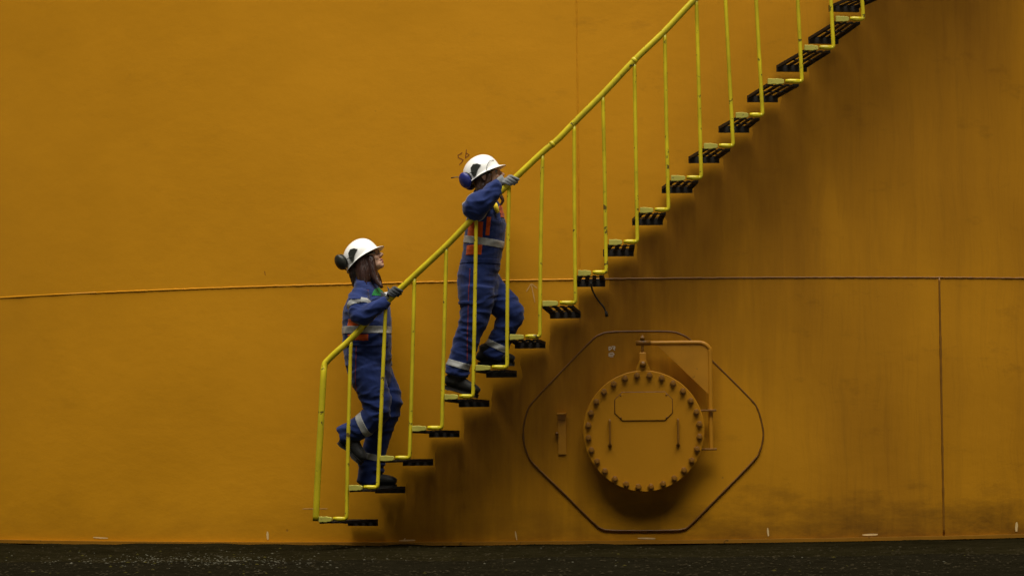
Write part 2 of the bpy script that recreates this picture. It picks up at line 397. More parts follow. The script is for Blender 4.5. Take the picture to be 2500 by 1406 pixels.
# ------------------------------------------------------------------ storage tank
tank = tag(empty('storage_tank', Matrix.Translation((0, TR, 0))), 'huge round orange-yellow painted steel storage tank filling the background', 'storage tank')
TI = Matrix.Translation((0, -TR, 0))          # world -> tank local
ZS = 1.800
PHI_LOW = wall_at(2297, 900)[0]; PHI_UP = wall_at(1411, 300)[0]
TOP = 8.6
def shell_plate(a0, a1, z0, z1, thick=.012, name='shell_plate', off=0.0):
    na = max(4, int(abs(a1 - a0) / .02)); nz = 6; V = []; F = []
    for s in (off, off - thick):
        for i in range(na + 1):
            for j in range(nz + 1):
                V.append(TI @ cyl(a0 + (a1 - a0) * i / na, z0 + (z1 - z0) * j / nz, s))
    k = (na + 1) * (nz + 1); r = nz + 1
    for i in range(na):
        for j in range(nz):
            a = i * r + j; F.append((a, a + r, a + r + 1, a + 1)); F.append((k + a, k + a + 1, k + a + r + 1, k + a + r))
    for i in range(na):
        a = i * r; F.append((a, k + a, k + a + r, a + r)); a = i * r + nz; F.append((a, a + r, k + a + r, k + a))
    for j in range(nz):
        F.append((j, j + 1, k + j + 1, k + j)); a = na * r + j; F.append((a, k + a, k + a + 1, a + 1))
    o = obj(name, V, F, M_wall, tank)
    uvl = o.data.uv_layers.new(name='UVMap'); me = o.data
    for lp in me.loops:
        q = lp.vertex_index % k; i, j = divmod(q, r)
        uvl.data[lp.index].uv = ((a0 + (a1 - a0) * i / na) * TR, z0 + (z1 - z0) * j / nz)
    return autosmooth(o)
courses = [(.004, ZS, PHI_LOW), (ZS, 4.3, PHI_UP), (4.3, 6.6, PHI_LOW + .3), (6.6, TOP, PHI_UP + .25)]
gap = .0012
for z0, z1, ph in courses:
    for q in range(6):
        a0 = ph + q * math.pi / 3
        if a0 > math.pi: a0 -= 2 * math.pi
        shell_plate(a0 + gap / TR, a0 + math.pi / 3 - gap / TR, z0 + gap, z1 - gap)
# weld beads
def weld(pts, r, name='weld_seam', flat=.6, material=None):
    """a lumpy bead lying on the shell; pts = (phi, z)"""
    path = []; rad = []; 
    for i, (a, z) in enumerate(pts):
        path.append(TI @ cyl(a, z + .0025 * noise.noise((i * .35, 4, 0)), -.001)); rad.append(r * (1 + .35 * noise.noise((i * .8, 1.7, z)) + .2 * noise.noise((i * 2.3, 7, 0))))
    o = G().tube(path, rad, 8).obj(name, material or M_weld, tank)
    uvl = o.data.uv_layers.new(name='UVMap')
    for lp in o.data.loops:
        v = o.data.vertices[lp.vertex_index].co; uvl.data[lp.index].uv = (math.atan2(v.x, -v.y) * TR, v.z)
    return o
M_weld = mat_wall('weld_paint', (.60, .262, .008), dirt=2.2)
M_grime = mat_paint('grimy_bead_paint', (.21, .088, .006), chip=(.08, .035, .005), chip_amt=.6, scale=2)
PHI_MID = wall_at(1440, 680)[0]
weld([(a, ZS) for a in np.arange(-.52, PHI_MID, .0022)], .0062)
weld([(a, ZS) for a in np.arange(PHI_MID + .001, .42, .0022)], .0068, material=M_grime)
weld([(a, ZS) for a in np.arange(.42, 2 * math.pi - .50, .05)], .0075)
weld([(PHI_LOW, z) for z in np.linspace(.03, ZS - .002, 60)], .008, material=M_grime)
weld([(PHI_UP, z) for z in np.arange(ZS + .01, 4.3, .010)], .0052)
weld([(a, 4.3) for a in np.arange(-.5, .5, .01)], .0085)
# bottom (annular) plate whose edge shows as a lip
def ring(name, r0, r1, z0, z1, material, n=360):
    V = []; F = []
    for i in range(n):
        a = 2 * math.pi * i / n; s, c = math.sin(a), math.cos(a)
        for r_, z_ in ((r0, z0), (r1, z0), (r1, z1), (r0, z1)): V.append((r_ * s, -r_ * c, z_))
    for i in range(n):
        j = (i + 1) % n
        for q in range(4): F.append((i * 4 + q, i * 4 + (q + 1) % 4, j * 4 + (q + 1) % 4, j * 4 + q))
    return obj(name, V, F, material, tank, smooth=False)
ring('bottom_plate', TR - .3, TR + .030, -.010, .014, mat_paint('grimy_lip_paint', (.30, .13, .008), chip=(.06, .03, .008), chip_amt=.7, scale=.6))
V = [(0, 0, TOP + .9)]; F = []
for i in range(180):
    a = 2 * math.pi * i / 180; V.append(((TR + .02) * math.sin(a), -(TR + .02) * math.cos(a), TOP))
for i in range(180): F.append((0, 1 + i, 1 + (i + 1) % 180))
obj('roof', V, F, M_part, tank)
ring('roof_rim', TR - .05, TR + .07, TOP - .09, TOP - .003, M_part)
# ---- strokes of chalk / paint on the shell
def stroke(name, pix, width, material, off=.0015):
    """a flat painted line that follows the shell; pix = photo points"""
    P = [wall_at(*p) for p in pix]
    out = []
    for (a, z), (b, y) in zip(P, P[1:]):
        for k in range(6): out.append((a + (b - a) * k / 6, z + (y - z) * k / 6))
    out.append(P[-1]); V = []; F = []
    for i, (a, z) in enumerate(out):
        a2, z2 = out[min(i + 1, len(out) - 1)]; a1, z1 = out[max(i - 1, 0)]
        d = Vector(((a2 - a1) * TR, z2 - z1)); d = d.normalized() if d.length else Vector((1, 0)); nrm = Vector((-d.y, d.x))
        wd = width * (.55 + .45 * abs(noise.noise((i * .6, z * 9, 2))) + (.25 if 0 < i < len(out) - 1 else -.2)) / 2
        for s in (-1, 1): V.append(TI @ cyl(a + nrm.x * wd * s / TR, z + nrm.y * wd * s, off))
    for i in range(len(out) - 1): F.append((2 * i, 2 * i + 1, 2 * i + 3, 2 * i + 2))
    o = obj(name, V, F, material, tank, smooth=False); return o
for pix, wd in (([(653, 1297), (654, 1317)], .016), ([(228, 1311), (264, 1313)], .010), ([(974, 1319), (1014, 1318)], .012), ([(986, 1317), (990, 1313)], .008),
                ([(1258, 1296), (1262, 1318)], .008), ([(1557, 1313), (1600, 1314)], .012), ([(1874, 1288), (1876, 1308)], .013),
                ([(2106, 1305), (2143, 1304)], .014), ([(2482, 1274), (2481, 1297)], .020)):
    stroke('paint_mark', pix, wd, M_chalk2)
for pix in ([(1297, 692), (1306, 738)], [(1297, 692), (1285, 712)], [(1297, 692), (1312, 704)]): stroke('chalk_arrow', pix, .007, M_chalk)
for pix in ([(1487, 846), (1487, 855), (1494, 850), (1488, 846)], [(1493, 846), (1501, 846), (1501, 850), (1497, 850), (1501, 855)],
            [(1488, 862), (1496, 861), (1500, 866)], [(1487, 866), (1499, 866)], [(1488, 870), (1498, 870)], [(1487, 862), (1487, 870)]):
    stroke('chalk_writing', pix, .0065, M_chalk3, .0125)
for pix in ([(1129, 373), (1118, 380), (1119, 385), (1131, 391), (1128, 396), (1121, 403)], [(1139, 365), (1136, 387)], [(1138, 374), (1146, 379), (1137, 386)], [(1145, 391), (1152, 394)]):
    stroke('marker_writing', pix, .0055, M_pen)
stroke('scratch', [(738, 1241), (770, 1241), (800, 1241)], .005, M_chalk)
stroke('scratch', [(646, 662), (648, 672)], .005, M_pen)
# small bracket and stud left of the manhole
a, z = wall_at(1372, 1014); fm = TI @ frame_at(a, z)
g = G().box((0, -.03, .012), (.062, .06, .010)).box((0, -.010, -.012), (.056, .020, .040))
bevel(g.obj('bracket', M_part, tank, False, fm), .002)
g = G().box((0, -.014, -.15), (.052, .014, .23))
g.obj('bracket_strip', M_part, tank, False, fm)  # thin upright strip below the bracket
a, z = wall_at(1360, 1058)
G().tube([(0, .005, 0), (0, -.045, 0)], .012, 10).obj('stud', M_bolt, tank, True, TI @ frame_at(a, z))

# ------------------------------------------------------------------ manhole
mphi, mz = wall_at(1572, 1052, .155)
MF = frame_at(mphi, mz); MI = MF.inverted()
man = tag(empty('manhole', MF), 'round bolted manhole with lifting davit on the tank wall below the stair', 'manhole')
outline = [(1490, 811), (1560, 809), (1636, 810), (1664, 817), (1690, 834), (1760, 902), (1832, 974), (1850, 1000), (1861, 1040), (1863, 1066), (1855, 1100), (1838, 1126),
           (1760, 1206), (1688, 1278), (1668, 1291), (1640, 1294), (1560, 1295), (1490, 1294), (1470, 1290), (1450, 1276), (1380, 1207), (1305, 1134), (1289, 1110), (1279, 1076), (1279, 1040), (1286, 1010), (1300, 983),
           (1370, 908), (1444, 832), (1466, 817)]
OL = smooth_path([Vector((*wall_at(*p, .008), 0)) for p in outline], 5, True)
# pad plate as strips between top and bottom of the outline
us = sorted({round(p.x, 5) for p in OL}); umin, umax = us[0], us[-1]
def span(u):
    zs = []
    for p, q in zip(OL, OL[1:] + OL[:1]):
        if (p.x - u) * (q.x - u) <= 0 and abs(p.x - q.x) > 1e-9: zs.append(p.y + (q.y - p.y) * (u - p.x) / (q.x - p.x))
    return (min(zs), max(zs)) if zs else None
V = []; F = []; kk = 0; nv = 5; uu = np.linspace(umin + 1e-4, umax - 1e-4, 140)
for u in uu:
    lo, hi = span(u)
    for j in range(nv + 1): V.append(MI @ cyl(u, lo + (hi - lo) * j / nv, .010))
for i in range(len(uu) - 1):
    for j in range(nv): a = i * (nv + 1) + j; F.append((a, a + nv + 1, a + nv + 2, a + 1))
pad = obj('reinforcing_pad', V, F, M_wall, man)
uvl = pad.data.uv_layers.new(name='UVMap')
for lp in pad.data.loops:
    v = MF @ pad.data.vertices[lp.vertex_index].co; uvl.data[lp.index].uv = (math.atan2(v.x, TR - v.y) * TR, v.z)
pad.data.polygons.foreach_set('use_smooth', [False] * len(pad.data.polygons)); sf = pad.modifiers.new('solid', 'SOLIDIFY'); sf.thickness = .009; sf.offset = -1
M_padweld = mat_paint('grimy_weld_paint', (.15, .06, .006), chip=(.06, .03, .01), chip_amt=.6, scale=2)
path = [MI @ cyl(p.x, p.y, .006) for p in OL] ; path.append(path[0])
G().tube(path, [.0075 * (1 + .25 * noise.noise((i * .7, 0, 0))) for i in range(len(path))], 8, cap=False).obj('pad_weld', M_padweld, man)
def disc(name, r, y0, y1, parent, material, n=72, bev=.004, cx=0, cz=0):
    ys = [(y0, r), (y1 + bev, r), (y1, r - bev), (y1, 0)]
    V = []; F = []
    for y, rr in ys[:3]:
        for i in range(n): a = 2 * math.pi * i / n; V.append((cx + rr * math.cos(a), y, cz + rr * math.sin(a)))
    for j in range(2):
        for i in range(n): F.append((j * n + i, j * n + (i + 1) % n, (j + 1) * n + (i + 1) % n, (j + 1) * n + i))
    F.append(tuple(range(2 * n, 3 * n))); F.append(tuple(reversed(range(n))))
    return autosmooth(obj(name, V, F, material, parent))
disc('neck', .335, .05, -.090, man, M_part)
disc('flange', .410, -.087, -.119, man, M_part)
M_cover = mat_wall('cover_paint', (.46, .20, .006), uv=False, dirt=.6)
cover = disc('cover', .411, -.168, -.200, man, M_cover); cover.location.y = .045
nb = 28; hexv = None
for i in range(nb):
    a = math.pi / 2 + (i + .5) * 2 * math.pi / nb; x, z = .379 * math.cos(a), .379 * math.sin(a)
    if hexv is None:
        g = G().tube([(0, .002, 0), (0, -.014, 0)], .0225, 6).tube([(0, -.013, 0), (0, -.034, 0)], .0135, 10)
        bo = g.obj('bolt', M_bolt, cover, False); bevel(bo, .002); hexv = bo.data
    else:
        bo = link('bolt', hexv, cover); b2 = bo.modifiers.new('bevel', 'BEVEL'); b2.width = .002; b2.segments = 2; b2.limit_method = 'ANGLE'
    bo.location = (x, -.200, z); bo.rotation_euler = (0, random.uniform(0, 1), 0)
    # the stud end and nut behind the flange are hidden from here
# blank name plate with cut corners
hw, hh, cc = .195, .096, .050
poly = [(-hw, hh - cc), (-hw + cc, hh), (hw - cc, hh), (hw, hh - cc), (hw, -hh + cc), (hw - cc, -hh), (-hw + cc, -hh), (-hw, -hh + cc)]
px0, pz0 = 0.0, .168
V = [(px0 + x, -.1985, pz0 + z) for x, z in poly] + [(px0 + x * .985, -.207, pz0 + z * .97) for x, z in poly]
F = [tuple(range(8, 16))] + [(i, (i + 1) % 8, 8 + (i + 1) % 8, 8 + i) for i in range(8)]
plate = obj('name_plate', V, F, M_cover, cover, False)
for x in (-1, 1):
    for z in (-1, 1): G().tube([(px0 + x * .155, -.205, pz0 + z * .076), (px0 + x * .155, -.2105, pz0 + z * .076)], .006, 8).obj('rivet', M_bolt, plate)
path = [(px0 + x * 1.0, -.2005, pz0 + z * 1.0) for x, z in poly]; path.append(path[0])
G().tube(path, .0045, 6, cap=False).obj('plate_seal', M_padweld, plate)
for sx in (-.231, .231):
    p = [(sx, -.198, .078), (sx, -.226, .074), (sx, -.232, .062), (sx, -.232, -.078), (sx, -.226, -.090), (sx, -.198, -.094)]
    hnd = G().tube(smooth_path(p, 4), .0075, 8).obj('handle', M_bolt, cover)
    G().tube([(sx, -.198, -.094), (sx, -.212, -.094)], .014, 10).obj('handle_foot', M_bolt, cover)
# davit
yd = -.100
xv = .458
G().tube(smooth_path([(xv, yd, -.135), (xv, yd, .05), (xv, yd, .50), (xv - .006, yd, .56), (xv - .05, yd, .593), (xv - .12, yd, .598), (.06, yd, .598), (.0, yd, .598)], 5), .0155, 12).obj('davit_pipe', M_part, man)
g = G(); th = .012
T = [(.10, .584), (xv - .012, .584), (xv - .012, .245)]
V = [(x, yd + s * th / 2, z) for s in (-1, 1) for x, z in T]
gus = obj('gusset', V, [(0, 1, 2), (5, 4, 3), (0, 3, 4, 1), (1, 4, 5, 2), (2, 5, 3, 0)], M_part, man, False)
for zb in (.135, -.128):
    g = G().box((xv - .005, yd + .0, zb), (.085, .075, .014)).box((.39, yd + .012, zb), (.10, .05, .0135))
    bevel(g.obj('davit_bracket', M_bolt, man, False), .003)
g = G().tube([(-.045, yd, .600), (.055, yd, .600)], .019, 10); g.obj('arm_end', M_bolt, man)
g = G().tube([(0, yd, .652), (0, yd, .47)], .009, 8).tube([(0, yd, .642), (0, yd, .620)], .019, 6).obj('lifting_screw', M_bolt, man)
g = G().box((0, yd - .008, .498), (.046, .03, .075)); bevel(g.obj('shackle', M_part, man, False), .006)
g = G().tube([(0, yd - .072, .452), (0, yd + .02, .452)], .022, 14); g.obj('shackle_pin', M_bolt, man)
V = []; T = [(-.052, .385), (.052, .385), (.045, .425), (.024, .478), (-.024, .478), (-.045, .425)]
V = [(x, y, z) for y in (-.152, -.126) for x, z in T]
bevel(obj('lifting_lug', V, [(0, 1, 2, 3, 4, 5), (11, 10, 9, 8, 7, 6)] + [(i, i + 6, (i + 1) % 6 + 6, (i + 1) % 6) for i in range(6)], M_cover, man, False), .003)

# ------------------------------------------------------------------ staircase
OW, OI = .6835, .035                   # radial reach of outer and inner tread ends
xr = [846, 922, 1000, 1079, 1155, 1238, 1318, 1405, 1480, 1556, 1632, 1712, 1790, 1862, 1958, 2035, 2108]
yo = [1267, 1190, 1118, 1045, 968, 897, 822, 740, 666, 591, 513, 435, 357, 282, 200, 118, 48]
xi = [923, 990, 1058, 1122, 1195, 1262, 1332, 1418, 1478, 1547, 1618, 1690, 1755, 1828, 1897, 1968, 2045]
yi = [1280, 1200, 1133, 1064, 990, 918, 847, 774, 697, 623, 547, 469, 396, 322, 248, 174, 106]
ptop = [(857, 832), (942, 745), (1012, 680), (1090, 605), (1163, 530), (1243, 455), (1325, 380), (1402, 308), (1472, 238), (1549, 155), (1623, 85), (1700, 0)]
stair = tag(empty('spiral_staircase', frame_at(wall_at(800, 1267, OW)[0], 0, OW / 2)), 'open stair of dark treads with bright yellow railing climbing round the tank', 'staircase')
SI = stair.matrix_world.inverted()
oe = [wall_at(x, y, OW) for x, y in zip(xr, yo)]; ie = [wall_at(x, y, OI) for x, y in zip(xi, yi)]
dphi = (oe[-1][0] - oe[0][0]) / 16; dz = (oe[-1][1] - oe[0][1]) / 16
for k in range(17, 31):
    oe.append((oe[-1][0] + dphi, oe[-1][1] + dz)); ie.append((oe[-1][0] - .006, oe[-1][1] - .055))
start = wall_at(772, 1267, OW)
TH = .046
for k, (ph, z) in enumerate(oe):
    # corners: outer right / outer left / inner right / inner left
    wid = (ph - (oe[k - 1][0] if k else start[0]))
    wid = max(.8 * dphi, min(1.15 * dphi, wid))
    ip, iz = ie[k]; iz = iz + TH - .008
    zt = z - .010
    orr, ol = (ph - .002, zt), (ph - wid + .002, zt)
    iw = .74 * .0272 / .75
    ir, il = (ip, iz), (ip - .0275, iz)
    def tp(s, r, dzz=0):      # s 0..1 left->right, r 0 outer .. 1 inner
        a = (ol[0] + (orr[0] - ol[0]) * s) * (1 - r) + (il[0] + (ir[0] - il[0]) * s) * r
        zz = (ol[1] * (1 - r) + il[1] * r) + dzz
        return SI @ cyl(a, zz, OW - .012 - (OW - .012 - OI) * r)
    def beam(s0, s1, r0, r1, h0, h1, n=3):
        g = G(); V = []
        for i in range(n + 1):
            r = r0 + (r1 - r0) * i / n
            for s, h in ((s0, h0), (s1, h0), (s1, h1), (s0, h1)): V.append(tp(s, r, h))
        F = [(i * 4 + q, i * 4 + (q + 1) % 4, i * 4 + 4 + (q + 1) % 4, i * 4 + 4 + q) for i in range(n) for q in range(4)]
        F += [(3, 2, 1, 0), (n * 4, n * 4 + 1, n * 4 + 2, n * 4 + 3)]
        return g.add(V, F)
    g = beam(.0, 1.0, .955, .999, -.046, 0, 1)                       # inner end plate fixed to the shell
    tr = g.obj('tread', M_tread, stair, False)
    for s0, s1 in ((.03, .20), (.32, .47), (.57, .71), (.82, .97)):
        beam(s0, s1, .012, .955, -.010, -.004).obj('slat', M_tread, tr, False)
    for s0, s1 in ((0, .028), (.972, 1.0)): beam(s0, s1, .012, .955, -.020, -.001).obj('edge_angle', M_tread, tr, False)
    for r0 in (.012, .50): beam(.03, .97, r0, r0 + .035, -.017, -.0105, 1).obj('crossbar', M_tread, tr, False)
    # pale painted end plate on the left half of the outer edge
    lft = SI @ cyl(ol[0], z, OW)
    V = []; F = []; n = 7
    for i in range(n + 1):
        s = .02 + .50 * i / n
        hh = .019 * (1 + .18 * noise.noise((i * .8, k * 3.1, 0))) * (1 if i < n - 2 else (.85 if i < n else .55))
        zc = .002 * noise.noise((i, k, 4))
        for (dr, h) in ((.016, -hh), (.016, hh), (-.010, hh), (-.010, -hh)): V.append(SI @ cyl(ol[0] + (orr[0] - ol[0]) * s, z + zc + h, OW + dr - .006))
    for i in range(n):
        for q in range(4): F.append((i * 4 + q, i * 4 + 4 + q, i * 4 + 4 + (q + 1) % 4, i * 4 + (q + 1) % 4))
    F += [(0, 1, 2, 3), (n * 4 + 3, n * 4 + 2, n * 4 + 1, n * 4)]
    bevel(obj('end_plate', V, F, M_yel2, tr, False), .003)
    # step edge, thick bright paint over the rod
    V = []
    rod = []
    for s in (.53, .66, .78, .93):
        rod.append(SI @ cyl(ol[0] + (ph - ol[0]) * s, z + .004 + .002 * noise.noise((s * 9, k, 0)), OW))
    G().tube(rod, [.0115, .0140 + .002 * noise.noise((k, 3, 0)), .0135, .0128], 8).obj('edge_rod', M_yel, tr)
    # post
    if k < len(ptop):
        ta, tz = wall_at(*ptop[k], OW - .06); toff = OW - .06
    else:
        ta, tz, toff = ph - .0045, z + 1.19, OW - .06
    b = [cyl(ph - .30 * dphi, z, OW), cyl(ph - .09, z, OW) if False else cyl(ph - .14 * dphi, z, OW)]
    top = cyl(ta, tz + .012, toff); bot = cyl(ph, z, OW)
    up = (top - bot)
    pts = [b[0], b[1], cyl(ph - .045 * dphi, z + .0025, OW), cyl(ph - .008 * dphi, z + .012, OW), bot + up * .03]
    bow = Vector((random.uniform(-.004, .004), 0, 0))
    for q in (.1, .2, .3, .4, .5, .6, .7, .8, .9, 1.0): pts.append(bot + up * q + bow * math.sin(math.pi * q))
    pts = [SI @ p for p in smooth_path(pts, 2)]
    G().tube(pts, [.0128 * (1 + .06 * noise.noise((i * .9, k, 0))) for i in range(len(pts))], 10).obj('post', M_yel, stair)
# handrail: starts as a thick newel at the foot, bends over and climbs
rp = [cyl(*wall_at(771, 1271, OW), OW), cyl(*wall_at(775, 1180, OW), OW), cyl(*wall_at(783, 1040, OW), OW), cyl(*wall_at(789, 930, OW), OW), cyl(*wall_at(792, 893, OW - .02), OW - .02),
      cyl(*wall_at(800, 880, OW - .03), OW - .03), cyl(*wall_at(826, 855, OW - .04), OW - .04)]
rail_pix = [(858, 826), (940, 741), (1014, 671), (1092, 598), (1165, 522), (1245, 447), (1324, 373), (1362, 341), (1399, 303), (1472, 230), (1549, 148), (1620, 80), (1692, 4)]
for p in rail_pix: rp.append(cyl(*wall_at(*p, OW - .06), OW - .06))
q0, z_ = wall_at(1692, 4, OW - .06)
for k in range(1, 18): rp.append(cyl(q0 + dphi * k, z_ + dz * k, OW - .06))
RAILW = smooth_path(rp, 5)
G().tube([SI @ p for p in RAILW], [.0215 * (1 + .03 * noise.noise((i * .6, 9, 0))) for i in range(len(RAILW))], 14).obj('handrail', M_yel, stair)
for px, py in ((1346, 352), (1549, 150)):      # weld collars where rail lengths join
    p = cyl(*wall_at(px, py, OW - .06), OW - .06)
    i = min(range(1, len(RAILW) - 1), key=lambda i: (RAILW[i] - p).length); d = (RAILW[i + 1] - RAILW[i - 1]).normalized()
    G().tube([SI @ (RAILW[i] + d * s) for s in (-.012, -.004, .004, .012)], [.0222, .0245, .024, .0222], 14).obj('rail_joint', M_yel, stair)

# cable hanging from the eighth tread
p = [(1443, 690, .25), (1445, 704, .24), (1453, 722, .22), (1464, 738, .2), (1474, 750, .2), (1480, 764, .2)]
pts = smooth_path([cyl(*wall_at(x, y, o), o) for x, y, o in p], 5)
cb = empty('cable', Matrix.Translation(pts[0])); CI = cb.matrix_world.inverted(); tag(cb, 'short dark cable dangling under a tread above the manhole', 'cable')
G().tube([CI @ q for q in pts], .006, 8).obj('lead', M_cable, cb)
p = [cyl(*wall_at(x, y, .2), .2) for x, y in ((1479, 760), (1482, 773))]
G().tube([CI @ q for q in p], [.010, .012], 10).obj('plug', M_cable, cb)
#PEOPLE#
# ------------------------------------------------------------------ people
def remesh(gm, voxel, smooth_iter, name='tmp'):
    """fuse overlapping closed shapes into one skin"""
    me = bpy.data.meshes.new(name); me.from_pydata([tuple(v) for v in gm.V], [], gm.F); me.update()
    o = bpy.data.objects.new(name, me); C.objects.link(o)
    r = o.modifiers.new('r', 'REMESH'); r.mode = 'VOXEL'; r.voxel_size = voxel; r.adaptivity = 0
    if smooth_iter:
        sm = o.modifiers.new('s', 'SMOOTH'); sm.factor = .5; sm.iterations = smooth_iter
    dg = bpy.context.evaluated_depsgraph_get(); dg.update()
    out = bpy.data.meshes.new_from_object(o.evaluated_get(dg))
    bpy.data.objects.remove(o); bpy.data.meshes.remove(me)
    out.polygons.foreach_set('use_smooth', [True] * len(out.polygons))
    return out
def nz(p, s, seed=0.0):
    return noise.noise((p[0] * s[0] + seed, p[1] * s[1] + seed * .7, p[2] * s[2] - seed))
def displace(me, fn):
    """move every vertex along its normal by fn(position, normal)"""
    n = len(me.vertices); co = np.empty(n * 3); me.vertices.foreach_get('co', co); co = co.reshape(-1, 3)
    no = np.array([v.normal[:] for v in me.vertices])
    d = np.array([fn(Vector(c), Vector(q)) for c, q in zip(co, no)])
    co = co + no * d[:, None]; me.vertices.foreach_set('co', co.ravel()); me.update()
def patch(src, planes, keep, off, material, name, parent, thick=.0015):
    """cut a conforming patch out of a garment: planes = (point, normal) keep the side the normal points away from"""
    bm = bmesh.new(); bm.from_mesh(src)
    dele = [f for f in bm.faces if keep is not None and not keep(f.calc_center_median(), f.normal)]
    bmesh.ops.delete(bm, geom=dele, context='FACES')
    for p, nn in planes:
        gg = bm.verts[:] + bm.edges[:] + bm.faces[:]
        bmesh.ops.bisect_plane(bm, geom=gg, plane_co=p, plane_no=nn, clear_outer=True)
    seen = set(); best = []
    for f0 in bm.faces:
        if f0 in seen: continue
        isl = [f0]; seen.add(f0)
        for f in isl:
            for e in f.edges:
                for f2 in e.link_faces:
                    if f2 not in seen: seen.add(f2); isl.append(f2)
        if len(isl) > len(best): best = isl
    bs_ = set(best); bmesh.ops.delete(bm, geom=[f for f in bm.faces if f not in bs_], context='FACES')
    if not bm.faces: bm.free(); print('empty patch', name); return None
    nrm = {v: v.normal.copy() for v in bm.verts}
    bm.normal_update()
    for v in bm.verts: v.co += v.normal * off
    me = bpy.data.meshes.new(name); bm.to_mesh(me); bm.free()
    me.materials.clear(); me.materials.append(material)
    me.polygons.foreach_set('use_smooth', [True] * len(me.polygons))
    o = link(name, me, parent)
    sd_ = o.modifiers.new('solid', 'SOLIDIFY'); sd_.thickness = off + thick; sd_.offset = -1
    return o

class Person:
    def __init__(s, px, feet_z, label):
        s.phi = wall_at(px, 800, .36)[0]
        s.M = frame_at(s.phi, feet_z, .36); s.I = s.M.inverted()
        s.root = tag(empty('person', s.M), label, 'person', 'workers climbing the stair')
        s.yl = Vector((s.M[0][1], s.M[1][1], 0)); s.o = s.M.translation
    def p(s, px, py, y=0.0):
        """photo pixel at sideways distance y (positive = towards the tank) -> local point"""
        d = ray(px, py); t = ((s.o + s.yl * y) - CAM).dot(s.yl) / d.dot(s.yl)
        return s.I @ (CAM + d * t)
Y = Vector((0, 1, 0))

